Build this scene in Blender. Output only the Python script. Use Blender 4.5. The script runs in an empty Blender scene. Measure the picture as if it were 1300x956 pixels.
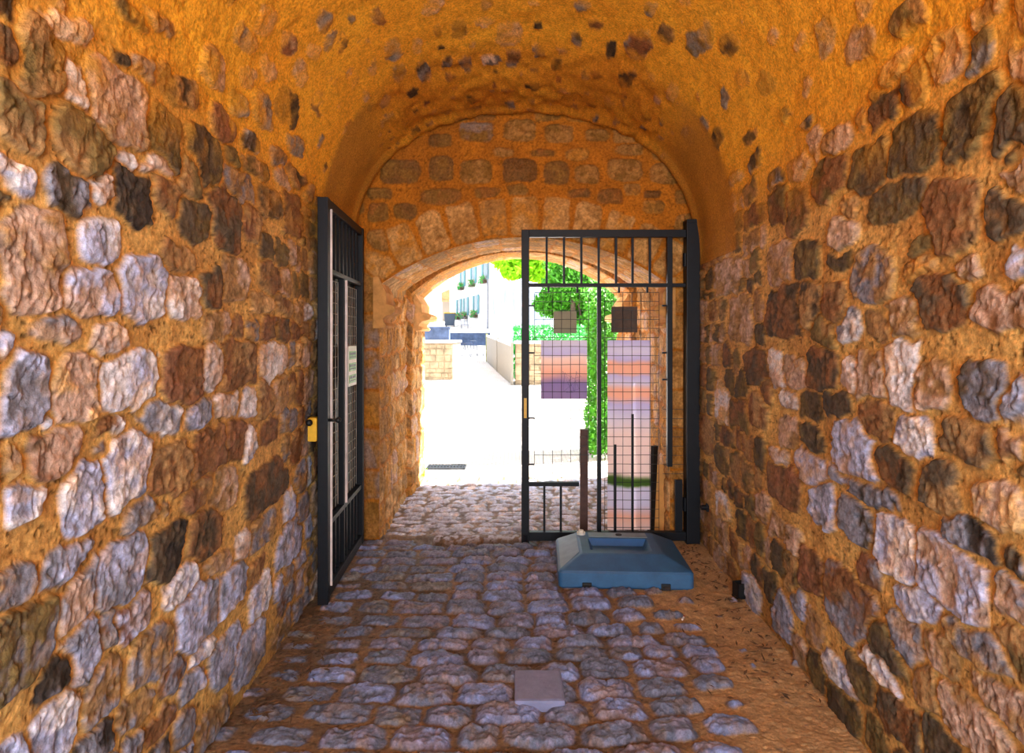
import bpy, bmesh, math, random
import numpy as np
from mathutils import Vector, Matrix
random.seed(7); rng = np.random.default_rng(7)
C = bpy.context.scene.collection
F = 800.0; CX, CY = 650.0, 430.0; EYE = 1.55
def P(px, py, d): return Vector(((px-CX)/F*d, d, EYE-(py-CY)/F*d))
def X(px, d): return (px-CX)/F*d
def Z(py, d): return EYE-(py-CY)/F*d
def lin(r, g, b):
    f = lambda c: (c/255/12.92) if c/255 <= .04045 else ((c/255+.055)/1.055)**2.4
    return (f(r), f(g), f(b))
# ------------------------------------------------------------------ numpy noise
def _h(ix, iy, s):
    n = (ix*374761393 + iy*668265263 + s*1274126177) & 0xffffffff
    n = ((n ^ (n >> 13))*1103515245) & 0xffffffff
    n = ((n ^ (n >> 16))*2246822519) & 0xffffffff
    return ((n ^ (n >> 15)) & 0xffffff)/float(0xffffff)
def vn(x, y, s=0):
    ix = np.floor(x).astype(np.int64); iy = np.floor(y).astype(np.int64)
    fx = x-ix; fy = y-iy; fx = fx*fx*(3-2*fx); fy = fy*fy*(3-2*fy)
    a = _h(ix, iy, s); b = _h(ix+1, iy, s); c = _h(ix, iy+1, s); d = _h(ix+1, iy+1, s)
    return (a*(1-fx)+b*fx)*(1-fy)+(c*(1-fx)+d*fx)*fy
def fbm(x, y, f, s=0, o=4):
    r = 0; a = .5; t = 0
    for k in range(o):
        r = r+a*vn(x*f, y*f, s+k*17); t += a; a *= .5; f *= 2.03
    return r/t
def sst(x, a, b):
    t = np.clip((x-a)/(b-a), 0, 1); return t*t*(3-2*t)
# ------------------------------------------------------------------ materials
def mat(name, col, rough=.8, metal=0, noise=None, bump=0, bscale=40, attr=False, trans=0, var=.25, spec=.5):
    m = bpy.data.materials.new(name); m.use_nodes = True
    nt = m.node_tree; N = nt.nodes; L = nt.links; b = N['Principled BSDF']
    b.inputs['Roughness'].default_value = rough; b.inputs['Metallic'].default_value = metal
    b.inputs['Specular IOR Level'].default_value = spec
    tc = N.new('ShaderNodeTexCoord')
    nz = N.new('ShaderNodeTexNoise'); nz.inputs['Scale'].default_value = noise or 8; nz.inputs['Detail'].default_value = 7
    nz.inputs['Roughness'].default_value = .65
    L.new(tc.outputs['Object'], nz.inputs['Vector'])
    mr = N.new('ShaderNodeMapRange'); mr.inputs[1].default_value = .3; mr.inputs[2].default_value = .7
    mr.inputs[3].default_value = 1-var; mr.inputs[4].default_value = 1+var
    L.new(nz.outputs['Fac'], mr.inputs[0])
    mx = N.new('ShaderNodeMix'); mx.data_type = 'RGBA'; mx.blend_type = 'MULTIPLY'; mx.inputs[0].default_value = 1
    if attr:
        at = N.new('ShaderNodeAttribute'); at.attribute_name = 'Col'; L.new(at.outputs['Color'], mx.inputs[6])
    else: mx.inputs[6].default_value = (*col, 1)
    L.new(mr.outputs[0], mx.inputs[7]); L.new(mx.outputs[2], b.inputs['Base Color'])
    if bump:
        n2 = N.new('ShaderNodeTexNoise'); n2.inputs['Scale'].default_value = bscale; n2.inputs['Detail'].default_value = 8
        n2.inputs['Roughness'].default_value = .7
        L.new(tc.outputs['Object'], n2.inputs['Vector'])
        bp = N.new('ShaderNodeBump'); bp.inputs['Strength'].default_value = bump; bp.inputs['Distance'].default_value = .01
        L.new(n2.outputs['Fac'], bp.inputs['Height']); L.new(bp.outputs[0], b.inputs['Normal'])
    if trans:
        out = N['Material Output']; tr = N.new('ShaderNodeBsdfTranslucent'); L.new(mx.outputs[2], tr.inputs['Color'])
        ms = N.new('ShaderNodeMixShader'); ms.inputs[0].default_value = trans
        L.new(b.outputs[0], ms.inputs[1]); L.new(tr.outputs[0], ms.inputs[2]); L.new(ms.outputs[0], out.inputs['Surface'])
    return m
M = dict(
 rubble=mat('rubble_masonry', None, .85, noise=60, bump=.8, bscale=70, attr=True, var=.42, spec=.25),
 plaster=mat('vault_plaster', None, .9, noise=90, bump=1, bscale=90, attr=True, var=.42, spec=.15),
 ashlar=mat('sandstone', None, .9, noise=60, bump=1, bscale=60, attr=True, var=.4, spec=.15),
 cobble=mat('cobbles', None, .62, noise=80, bump=.8, bscale=70, attr=True, var=.4, spec=.4),
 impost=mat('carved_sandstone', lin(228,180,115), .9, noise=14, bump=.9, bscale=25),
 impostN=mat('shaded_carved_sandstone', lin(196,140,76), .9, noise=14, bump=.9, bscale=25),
 iron=mat('painted_black_steel', lin(11,14,22), .5, noise=30, bump=.15, bscale=60, var=.3, spec=.25),
 rust=mat('rusty_steel', lin(78,50,42), .6, noise=25, bump=.3, var=.3),
 wire=mat('mesh_wire', lin(40,36,38), .5, noise=30),
 wireL=mat('pale_wire', lin(150,145,135), .5, noise=30),  # lighter wire colour for the left leaf
 edge=mat('painted_highlight', lin(205,190,185), .6, noise=6, var=.3),  # highlight along the gate edges, put into the colour
 yellow=mat('yellow_paint', lin(214,165,10), .45, noise=30, var=.15),
 blue=mat('faded_blue_plastic', lin(46,92,134), .5, noise=9, bump=.15, bscale=80, var=.2),
 blueL=mat('pale_blue_plastic', lin(120,140,155), .55, noise=9, bump=.1, var=.2),
 blueD=mat('bright_blue_plastic', lin(34,92,150), .45, noise=9, bump=.1, var=.12),
 black=mat('black_rubber', lin(10,10,12), .6),
 white=mat('white_plastic', lin(215,215,205), .5, var=.08),
 brownb=mat('brown_board', lin(70,50,36), .7, noise=20),
 beigeb=mat('beige_board', lin(170,165,145), .8, trans=.5, noise=20, var=.06),
 tan=mat('tan_board', lin(196,140,72), .8, noise=6, bump=.2),
 render=mat('white_render', lin(225,222,222), .9, noise=3, var=.06),
 canvas=mat('white_canvas', lin(190,202,222), .8, noise=3, var=.06, trans=.25),
 teal=mat('teal_shutter_paint', lin(70,125,135), .6, var=.1),
 pane=mat('window_glass', lin(90,105,115), .15, var=.05),
 slate=mat('slate_roof', lin(105,110,125), .7, noise=12),
 terracotta=mat('porch_timber', lin(190,140,95), .8, noise=5),
 bluewall=mat('shaded_stone', lin(70,85,115), .9, noise=3, bump=.8, bscale=5, var=.5),  # blue shade of the far walls is put into this colour
 pier=mat('pier_stone', lin(150,132,105), .9, noise=3.5, bump=.8, bscale=6, var=.5),
 pale=mat('pale_coping', lin(200,200,205), .8, var=.05),
 beigep=mat('beige_metal', lin(125,118,108), .6, var=.06),
 leafA=mat('bright_leaves', lin(165,220,40), .5, noise=6, var=.5, trans=.35),
 leafB=mat('green_leaves', lin(85,160,40), .5, noise=6, var=.6, trans=.3),
 leafC=mat('hedge_leaves', lin(45,160,60), .5, noise=9, var=.5, trans=.3),
 bark=mat('bark', lin(90,75,62), .9, noise=10, bump=.8),
 binm=mat('bin_plastic', lin(60,72,90), .6, var=.1),
 red=mat('flowers', lin(205,90,110), .7, noise=20, var=.3),
 litter=mat('dry_litter', lin(88,62,38), .9, noise=30, var=.5),
 paper=mat('cigarette_paper', lin(225,220,215), .8),
 filt=mat('cigarette_filter', lin(190,90,40), .8),
 flint=mat('pale_block', lin(120,125,160), .7, noise=12, bump=.4, var=.15),
)
# ------------------------------------------------------------------ mesh helpers
def link(name, me, m, parent=None, kind=None, smooth=False):
    o = bpy.data.objects.new(name, me); C.objects.link(o)
    if m: me.materials.append(M[m] if isinstance(m, str) else m)
    if parent: o.parent = parent
    if kind: o['kind'] = kind
    if smooth: me.polygons.foreach_set('use_smooth', [True]*len(me.polygons))
    return o
class MB:
    def __init__(s): s.bm = bmesh.new()
    def box(s, x0, x1, y0, y1, z0, z1, bev=0, mtx=None):
        r = bmesh.ops.create_cube(s.bm, size=1)['verts']
        for v in r: v.co = Vector((x0+(v.co.x+.5)*(x1-x0), y0+(v.co.y+.5)*(y1-y0), z0+(v.co.z+.5)*(z1-z0)))
        if bev:
            es = list({e for v in r for e in v.link_edges})
            r = bmesh.ops.bevel(s.bm, geom=es, offset=bev, segments=2, affect='EDGES', profile=.6)['verts']
        if mtx:
            vs = r if not bev else list({v for f in r for v in [f]})
            for v in vs: v.co = mtx @ v.co
        return s
    def bar(s, a, b, w, h=None, n=4, up=Vector((0,0,1))):      # prism between two points
        a = Vector(a); b = Vector(b); h = h or w; d = (b-a)
        z = d.normalized(); x = z.cross(up)
        if x.length < 1e-3: x = z.cross(Vector((0,1,0)))
        x.normalize(); y = x.cross(z)
        R = []
        for p in (a, b):
            ring = []
            for k in range(n):
                t = 2*math.pi*(k+.5)/n; q = 1/math.cos(math.pi/n) if n == 4 else 1
                ring.append(s.bm.verts.new(p+x*(w/2*math.cos(t)*q)+y*(h/2*math.sin(t)*q)))
            R.append(ring)
        for k in range(n): s.bm.faces.new((R[0][k], R[0][(k+1) % n], R[1][(k+1) % n], R[1][k]))
        s.bm.faces.new(R[0][::-1]); s.bm.faces.new(R[1]); return s
    def face(s, pts): s.bm.faces.new([s.bm.verts.new(p) for p in pts]); return s
    def cyl(s, c, r, h, axis='Z', n=16, r2=None):
        q = {'Z': Matrix(), 'Y': Matrix.Rotation(math.pi/2, 4, 'X'), 'X': Matrix.Rotation(math.pi/2, 4, 'Y')}[axis]
        bmesh.ops.create_cone(s.bm, cap_ends=True, segments=n, radius1=r, radius2=r if r2 is None else r2, depth=h, matrix=Matrix.Translation(c) @ q); return s
    def sph(s, c, r, sc=(1,1,1)):
        bmesh.ops.create_icosphere(s.bm, subdivisions=2, radius=r, matrix=Matrix.Translation(c) @ Matrix.Diagonal((*sc, 1))); return s
    def build(s, name, m, parent=None, kind=None, smooth=False):
        bmesh.ops.recalc_face_normals(s.bm, faces=s.bm.faces)
        me = bpy.data.meshes.new(name); s.bm.to_mesh(me); s.bm.free()
        return link(name, me, m, parent, kind, smooth)
def tag(o, label, cat, group=None):
    o['label'] = label; o['category'] = cat
    if group: o['group'] = group
    return o
def empty(name, loc, label, cat, group=None, rz=0):
    o = bpy.data.objects.new(name, None); C.objects.link(o); o.location = loc; o.rotation_euler = (0,0,rz)
    return tag(o, label, cat, group)
def grid_obj(name, co, col, m, kind='structure', flip=False):
    nu, nv = co.shape[:2]; me = bpy.data.meshes.new(name)
    idx = np.arange(nu*nv).reshape(nu, nv)
    q = np.stack([idx[:-1,:-1], idx[1:,:-1], idx[1:,1:], idx[:-1,1:]], -1).reshape(-1, 4)
    if flip: q = q[:, ::-1]
    me.vertices.add(nu*nv); me.vertices.foreach_set('co', co.reshape(-1).astype(np.float32))
    me.loops.add(q.size); me.loops.foreach_set('vertex_index', q.reshape(-1).astype(np.int32))
    me.polygons.add(len(q)); me.polygons.foreach_set('loop_start', np.arange(0, q.size, 4, dtype=np.int32))
    me.update(); me.validate()
    a = me.color_attributes.new('Col', 'FLOAT_COLOR', 'POINT')
    a.data.foreach_set('color', np.concatenate([col, np.ones(col.shape[:2]+(1,))], -1).reshape(-1).astype(np.float32))
    return link(name, me, m, None, kind, True)
# ------------------------------------------------------------------ stone field
# a stone: (u, v, half_u, half_v, rotation, power, colour, second colour, height)
def field(U, V, stones, warp=.02, wf=9, rect=True, seed=3):
    """U, V 2-D arrays (wall coordinates in metres). Returns distance-to-joint, stone index."""
    WU = U+(fbm(U, V, wf, seed, 3)-.5)*warp*2.4; WV = V+(fbm(U, V, wf, seed+50, 3)-.5)*warp*2.4
    f1 = np.full(U.shape, 9.); f2 = np.full(U.shape, 9.); ix = np.full(U.shape, -1)
    for k, s in enumerate(stones):
        a, b = s[2], s[3]; r = 1.5*math.hypot(a, b) if s[4] else 1.4*max(a, b)
        ra = r if s[4] else a*1.45; rb = r if s[4] else b*1.45
        if rect:
            i = np.where(np.abs(U[:, 0]-s[0]) < ra+warp)[0]; j = np.where(np.abs(V[0]-s[1]) < rb+warp)[0]
            if len(i) == 0 or len(j) == 0: continue
            sl = (slice(i[0], i[-1]+1), slice(j[0], j[-1]+1))
        else: sl = (slice(None), slice(None))
        du = WU[sl]-s[0]; dv = WV[sl]-s[1]
        if s[4]:
            c, sn = math.cos(s[4]), math.sin(s[4]); du, dv = du*c+dv*sn, -du*sn+dv*c
        p = s[5]; f = ((np.abs(du)/a)**p+(np.abs(dv)/b)**p)**(1/p)
        A = f1[sl]; B = f2[sl]; I = ix[sl]
        nb = np.where(f < A, A, np.minimum(B, f)); I[f < A] = k; f2[sl] = nb; f1[sl] = np.minimum(A, f); ix[sl] = I
    size = np.array([min(s[2], s[3]) for s in stones]+[.05])[ix]
    d = np.minimum(1-f1, (f2-f1)*.5)*size
    return d, ix, f1
def shade(U, V, stones, mortar, edge=.02, warp=.02, rect=True, seed=3, mnoise=.018, joint=.004, wf=9, round_=1., sand=None):
    """colour and height of the masonry at wall coordinates U, V"""
    d, ix, f1 = field(U, V, stones, warp, wf, rect, seed)
    nz = fbm(U, V, 28, seed+9, 3)
    d = d-joint-(nz-.5)*mnoise
    if sand is not None: d = d-sand
    m = sst(d, 0, .009)
    C1 = np.array([s[6] for s in stones]+[(0,0,0)])[ix]; C2 = np.array([s[7] for s in stones]+[(0,0,0)])[ix]
    H = np.array([s[8] for s in stones]+[0.])[ix]
    off = (ix*0.731)[..., None]
    n1 = fbm(U+ix*.37, V, 11, seed+20, 4); n2 = fbm(U, V+ix*.29, 45, seed+30, 3)
    k = sst(n1*.75+n2*.25, .40, .60)[..., None]
    c = C1*(1-k)+C2*k
    c = c*(.55+.90*n2[..., None])
    rid = np.abs(fbm(U*1.0+ix*.13, V*.55, 13, seed+33, 4)-.5)*2; c = c*(1-.38*sst(.08-rid, 0, .08)[..., None])     # cracks and chisel furrows
    stain = sst(fbm(U, V, 16, seed+35, 4), .56, .66)[..., None]*.45; c = c*(1-stain)+c.mean(-1, keepdims=True)*np.array([1.15,.72,.36])*stain
    c = c*(1-.25*sst(.012-d, 0, .012)[..., None])                      # dark arris
    nm = fbm(U, V, 6, seed+60, 4)[..., None]; nm2 = fbm(U, V, 60, seed+70, 2)[..., None]
    mo = np.array(mortar[0])*(1-sst(nm, .35, .65))+np.array(mortar[1])*sst(nm, .35, .65)
    mo = mo*(.72+.56*nm2)
    pit = sst(fbm(U, V, 70, seed+80, 2), .70, .78)[..., None]; mo = mo*(1-.6*pit)
    col = mo*(1-m[..., None])+c*m[..., None]
    hs = H*sst(d, 0, edge)**round_ + m*(n1-.5)*.022*(H > .008) + m*(n2-.5)*.013-m*.005*sst(.08-rid, 0, .08)*(H > .005)
    h = hs*m+(1-m)*((fbm(U, V, 14, seed+90, 3)-.5)*.012+(nm2[..., 0]-.5)*.004-.6*pit[..., 0]*.006)
    return np.clip(col, 0, 1), h, m
K = dict(W=lin(226,222,228), L=lin(178,184,218), G=lin(136,138,154), P=lin(196,166,148), T=lin(168,130,84), B=lin(138,95,60),
         D=lin(90,77,62), O=lin(120,100,60), Y=lin(196,140,66), R=lin(140,96,70), N=lin(64,57,54), S=lin(214,172,118))
def st(u, v, a, b, code, rot=0, p=2.8, h=.02):
    c1 = K[code[0]]; c2 = K[code[1]] if len(code) > 1 else tuple(x*.72 for x in c1)
    return (u, v, a, b, rot, p, c1, c2, h)
# ------------------------------------------------------------------ tunnel section
ZS = 2.12; NP = 2.3; YE = 4.85
def sec(y):
    xl = -1.166-.034*(y-2.84); xr = 1.351+.040*(y-2.84)
    b = 1.28-.11*sst(np.asarray(y, float), 3.7, 4.5)
    return xl, xr, b
th = np.linspace(math.pi, 0, 2001)
def se(th, a, b):
    c = np.cos(th); s = np.abs(np.sin(th)); return np.sign(c)*np.abs(c)**(2/NP)*a, s**(2/NP)*b
_x, _z = se(th, 1.28, 1.26); arc = np.concatenate([[0], np.cumsum(np.hypot(np.diff(_x), np.diff(_z)))]); LV = arc[-1]; LT = 2*ZS+LV
def surf(S, Y):
    """point and inward normal of the smooth tunnel surface"""
    xl, xr, b = sec(Y); cx = (xl+xr)/2; a = (xr-xl)/2
    t = np.interp(np.clip(S-ZS, 0, LV), arc, th); vx, vz = se(t, a, b)
    x = np.where(S < ZS, xl, np.where(S > ZS+LV, xr, cx+vx)); z = np.where(S < ZS, S, np.where(S > ZS+LV, LT-S, ZS+vz))
    e = 2e-3; t1 = np.interp(np.clip(S-ZS-e, 0, LV), arc, th); t2 = np.interp(np.clip(S-ZS+e, 0, LV), arc, th)
    x1, z1 = se(t1, a, b); x2, z2 = se(t2, a, b); dx = x2-x1; dz = z2-z1; l = np.hypot(dx, dz)+1e-9
    nx = np.where(S < ZS, 1, np.where(S > ZS+LV, -1, dz/l)); nz = np.where((S < ZS) | (S > ZS+LV), 0, -dx/l)
    return x, z, nx, nz
def pix2wall(px, py):
    """which spot of the tunnel surface is seen at a pixel of the photograph"""
    def inside(t):
        x = (px-CX)/F*t; z = EYE-(py-CY)/F*t; xl, xr, b = sec(t); cx = (xl+xr)/2; a = (xr-xl)/2
        if z < ZS: return xl < x < xr
        return (abs(x-cx)/a)**NP+((z-ZS)/b)**NP < 1
    lo, hi = .3, 14.
    for _ in range(40):
        mid = (lo+hi)/2
        if inside(mid): lo = mid
        else: hi = mid
    t = lo; x = (px-CX)/F*t; z = EYE-(py-CY)/F*t; xl, xr, b = sec(t); cx = (xl+xr)/2; a = (xr-xl)/2
    if z < ZS: s = z if x < cx else LT-z
    else:
        c = min(1, abs(x-cx)/a)**(NP/2); ang = math.acos(c)
        if x < cx: ang = math.pi-ang
        s = ZS+float(np.interp(-ang, -th, arc))
    return s, t
def hand(lst, ox, oy, sc, p=2.8):
    out = []
    for zx, zy, hw, hh, code in lst:
        px = ox+zx/sc; py = oy+zy/sc; w = hw/sc; h = hh/sc
        s, t = pix2wall(px, py)
        sa, ta = pix2wall(px-w, py); sb, tb = pix2wall(px+w, py); sc_, tc = pix2wall(px, py-h); sd, td = pix2wall(px, py+h)
        # half sizes along the tunnel and around the section
        vert = s < ZS+.5 or s > ZS+LV-.5
        a = abs(ta-tb)/2 if vert else max(abs(tc-td), abs(ta-tb))/2
        b = max(abs(sc_-sd), abs(sa-sb)*(0 if vert else 1))/2
        if t > YE-.02: continue
        g = 1.16 if vert else 1.22; a = min(max(a*g, .03), .36); b = min(max(b*g, .03), .32)
        out.append(st(t, s, a, b, code, 0, 3.6 if vert else 2.5, .015 if vert else .006))
    return out
LU = [(178,65,72,45,'WP'),(100,160,70,95,'OT'),(205,245,38,70,'W'),(325,295,80,100,'PT'),(45,315,60,80,'TO'),(215,395,80,70,'TO'),
 (335,155,28,28,'D'),(395,188,35,32,'GT'),(490,245,55,42,'DT'),(590,195,42,58,'PT'),(685,105,36,45,'GT'),(740,60,35,40,'PY'),(800,130,28,35,'PR'),
 (745,190,28,40,'SP'),(830,210,28,32,'SP'),(660,290,30,35,'DG'),(797,300,38,48,'DO'),(610,350,38,45,'TR'),(725,310,35,50,'GT'),(690,405,24,35,'DG'),
 (765,440,25,30,'GT'),(815,400,30,32,'GT'),(815,490,30,25,'DT'),(455,375,50,75,'OD'),(555,435,50,75,'DO'),(425,460,42,28,'WP'),(340,425,35,30,'WP'),
 (180,535,80,60,'DG'),(275,515,35,55,'WP'),(355,540,60,75,'ND'),(455,545,40,55,'TB'),(30,485,45,55,'LW'),(70,710,100,150,'PT'),(270,670,60,60,'WL'),
 (615,600,40,90,'BD'),(385,795,70,82,'WL'),(245,800,75,70,'PL'),(505,820,48,60,'PW'),(570,800,35,60,'BD'),(640,770,35,60,'TP'),(480,710,45,40,'TB'),
 (910,120,26,30,'GT'),(945,130,24,26,'OD'),(1005,125,22,28,'GT'),(915,215,22,30,'GR'),(975,215,20,26,'TY'),(880,290,22,28,'TR'),(950,290,18,28,'PR'),
 (690,225,22,30,'SP'),(440,60,60,28,'TP'),(370,30,60,28,'TO'),(660,520,50,45,'GT'),(740,560,45,40,'DT'),(800,590,30,60,'TB'),(690,620,26,50,'RT'),
 (150,920,60,40,'PG'),(700,460,40,30,'OT'),(520,480,30,60,'TO')]
LL = [(360,120,78,88,'WL'),(210,145,58,90,'PS'),(60,150,78,100,'GL'),(500,100,55,75,'BR'),(575,75,30,60,'WP'),(655,70,60,65,'BT'),(740,65,40,55,'WP'),
 (540,205,50,40,'GL'),(450,220,60,45,'GW'),(615,190,40,42,'WP'),(680,180,28,38,'WL'),(140,320,72,65,'PR'),(15,350,30,60,'PT'),(300,245,60,30,'BW'),
 (275,305,38,28,'GN'),(355,370,65,100,'LW'),(470,360,55,75,'BT'),(570,310,50,65,'BR'),(645,280,30,50,'BR'),(680,290,15,50,'LW'),(230,430,60,90,'LW'),
 (60,460,55,60,'LW'),(540,430,50,40,'TR'),(740,400,60,60,'BD'),(720,520,35,40,'GT'),(660,570,28,40,'WP'),(600,620,40,35,'PT'),(335,650,65,100,'LG'),
 (460,595,55,70,'ND'),(555,545,45,65,'DB'),(220,700,45,100,'PG'),(30,680,50,60,'GT'),(80,840,85,110,'GO'),(230,870,60,80,'LG'),(180,620,70,55,'GL'),
 (640,680,38,60,'GL'),(715,710,30,60,'WL'),(545,760,55,80,'GL'),(500,670,40,50,'LW'),(375,770,50,55,'RL'),(620,880,40,60,'LG'),(560,870,35,35,'LW'),
 (300,820,30,60,'BG'),(430,880,60,80,'GT'),(800,460,14,40,'WL'),(130,235,22,16,'LW'),(10,40,30,50,'LW'),(290,20,50,50,'WP'),(400,480,60,40,'TG'),
 (700,640,25,40,'BT'),(800,560,35,50,'GL'),(690,860,40,60,'LG'),(160,930,60,60,'NG')]
RU = [(800,335,80,85,'DO'),(530,465,50,65,'DO'),(645,405,60,75,'OD'),(595,545,75,60,'OD'),(430,490,45,55,'OB'),(930,415,40,35,'DO'),(750,590,65,100,'TB'),
 (910,570,60,80,'TD'),(500,120,50,45,'PT'),(630,50,50,50,'TO'),(600,195,45,40,'PT'),(820,150,50,55,'GO'),(440,395,45,35,'PT'),(520,320,22,40,'TY'),
 (410,100,30,50,'GO'),(250,220,24,40,'DO'),(150,120,32,32,'DN'),(65,110,35,55,'GO'),(275,495,24,28,'DG'),(220,450,25,25,'DG'),(930,740,35,50,'WL'),
 (720,840,70,80,'BD'),(880,850,80,60,'BP'),(660,735,35,35,'TY'),(800,740,35,35,'TP'),(290,730,35,60,'PT'),(360,720,40,50,'DO'),(300,860,50,70,'DB'),
 (470,900,40,40,'GW'),(180,880,30,60,'TP'),(370,850,35,60,'DT'),(140,760,35,50,'TP'),(510,20,28,20,'SP'),(270,95,24,20,'SP'),(345,118,20,18,'SP'),
 (135,270,22,18,'DG'),(15,305,18,20,'GT'),(75,340,18,26,'GT'),(35,375,24,28,'DG'),(115,380,26,22,'OD'),(185,215,22,34,'TY'),(300,310,20,16,'DO'),
 (370,345,18,18,'DG'),(160,490,28,22,'TG'),(345,460,36,32,'TP'),(205,375,26,18,'OT'),(850,30,50,35,'TP'),(480,575,26,30,'TY'),(340,580,30,60,'OB'),
 (280,570,30,50,'BO'),(215,600,36,30,'OB'),(540,760,50,70,'GT'),(620,880,50,60,'TP'),(440,840,30,60,'TB')]
RL = [(620,95,45,90,'WP'),(540,110,45,70,'TP'),(475,100,35,50,'PW'),(700,120,55,65,'TP'),(850,140,60,75,'GD'),(930,160,30,70,'LG'),(275,85,22,50,'WP'),
 (405,90,50,60,'DB'),(330,90,30,45,'PT'),(225,80,35,50,'BD'),(310,165,25,28,'WP'),(440,180,40,40,'DN'),(650,260,55,58,'LW'),(800,280,65,60,'TD'),
 (490,310,60,85,'PL'),(930,300,35,60,'PB'),(600,350,60,50,'BD'),(720,400,65,60,'TD'),(370,350,40,45,'LP'),(285,325,25,30,'WP'),(450,380,40,25,'LG'),
 (535,430,70,40,'NG'),(410,465,38,60,'GL'),(490,500,60,55,'DG'),(885,460,55,60,'PS'),(600,570,60,90,'LW'),(760,660,95,100,'PL'),(665,735,60,60,'LW'),
 (810,545,75,55,'NG'),(480,740,60,90,'GB'),(940,740,70,80,'PG'),(830,850,100,60,'GT'),(630,840,50,70,'PG'),(560,910,60,40,'LW'),(375,640,35,55,'BR'),
 (300,400,40,60,'BR'),(130,180,18,55,'WS'),(130,465,20,35,'WS'),(205,690,25,45,'WL'),(290,760,25,60,'LG'),(340,720,20,40,'LG'),(720,860,60,60,'TP'),
 (450,930,50,40,'LW'),(230,200,26,45,'BT'),(170,210,28,45,'OB'),(530,640,30,50,'RG'),(930,610,40,40,'DG'),(80,260,26,50,'TB'),(240,460,24,40,'TP')]
hs = hand(LU,0,0,2.173)+hand(LL,0,430,2.173)+hand(RU,860,0,2.173)+hand(RL,860,430,2.173)
VC = [(75,60,26,40,'GT'),(120,135,22,26,'DG'),(190,130,22,30,'GT'),(275,145,24,36,'GR'),(235,50,18,26,'BT'),(395,20,26,20,'SP'),(475,85,22,26,'ND'),(418,140,12,10,'N'),
 (345,140,18,22,'SP'),(290,215,24,24,'DG'),(370,205,20,30,'DG'),(432,188,16,16,'GD'),(550,10,20,18,'GD'),(545,68,24,12,'PS'),(618,100,32,30,'PS'),(695,80,14,14,'ND'),
 (815,115,16,18,'GD'),(875,80,20,12,'BT'),(920,145,16,30,'ND'),(965,222,20,24,'DN'),(1000,130,34,45,'GR'),(1085,100,26,30,'TD'),(1040,30,20,28,'GO'),(565,180,22,16,'GW'),
 (625,165,20,28,'GT'),(490,185,20,20,'GO'),(760,190,16,14,'ND'),(845,215,18,12,'GD'),(700,150,18,16,'GR'),(1100,270,22,26,'SP'),(1130,325,16,18,'GT'),(1045,290,16,14,'SP'),
 (330,270,18,14,'ND'),(95,225,22,28,'TP'),(155,225,20,28,'SP'),(55,310,26,40,'TR'),(130,310,20,32,'PT'),(260,300,18,20,'PT'),(190,290,14,18,'PT'),(1020,345,16,12,'N'),
 (215,195,16,22,'PT'),(40,150,24,24,'SP'),(410,90,10,12,'B'),(155,65,14,16,'GD'),(690,250,16,14,'ND'),(505,292,14,10,'ND'),(625,305,16,8,'DG'),(865,210,16,14,'BT')]
hv = hand(VC,380,0,2.321)
hs += hv
# the rest of the masonry, in courses
def courses(y0, y1, s0, s1, existing, up=1, far=.75):
    out = []; s = s0
    ex = np.array([(e[0], e[1], e[2], e[3]) for e in existing])
    while s < s1:
        hgt = random.uniform(.10, .20) if s-s0 < 1.7 else random.uniform(.08, .15)
        y = y0-random.random()*.2
        while y < y1:
            w = random.uniform(.13, .32)*(1. if y < 3.2 else far)
            u = y+w/2; v = s+hgt/2
            q = (np.abs(ex[:, 0]-u)/(ex[:, 2]+w*.12))**2+(np.abs(ex[:, 1]-v)/(ex[:, 3]+hgt*.12))**2
            if q.min() > 1:
                z = v if up else LT-v
                if z > 1.75: code = random.choice(['OD','TO','TB','DO','TP','PT','BD'])
                elif z < .8 and y < 3.6: code = random.choice(['LG','LW','GL','PG','BG','GT','PL','NG','TG'])
                else: code = random.choice(['WL','TP','BT','BR','PT','GL','RB','TS','BD','PW','TR','GT'])
                out.append(st(u, v+random.uniform(-.012, .012), w/2*1.06, hgt/2*1.06, code, random.uniform(-.12,.12), 3.4, random.uniform(.006, .018)))
            y += w
        s += hgt
    return out
left = courses(-2.2, 4.9, 0, ZS+.25, hs)
right = [(e[0], LT-e[1])+e[2:] for e in courses(-2.2, 4.9, 0, ZS+.30, [(e[0], LT-e[1])+e[2:] for e in hs], 0)]
sp = []
allst = hs+left+right
tries = 0
while len(sp) < 520 and tries < 9000:
    tries += 1
    u = random.uniform(-2, 4.85); v = random.uniform(ZS+.25, ZS+LV-.25); r = random.uniform(.018, .05)*(1 if u > 1.5 else 1.4)
    gap = .030 if u > 3.9 else .055
    if all((e[0]-u)**2+(e[1]-v)**2 > (max(e[2], e[3])+r+gap)**2 for e in hs) and all((e[0]-u)**2+(e[1]-v)**2 > (r+max(e[2], e[3])+gap)**2 for e in sp):
        sp.append(st(u, v, r*random.uniform(.8, 1.5), r*random.uniform(.7, 1.2), random.choice(['GT','DG','DO','TP','SP','OT','TR','YS','BT','PT','TY','SY']), random.uniform(-.6, .6), 2.2, .006))
allst += sp
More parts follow.
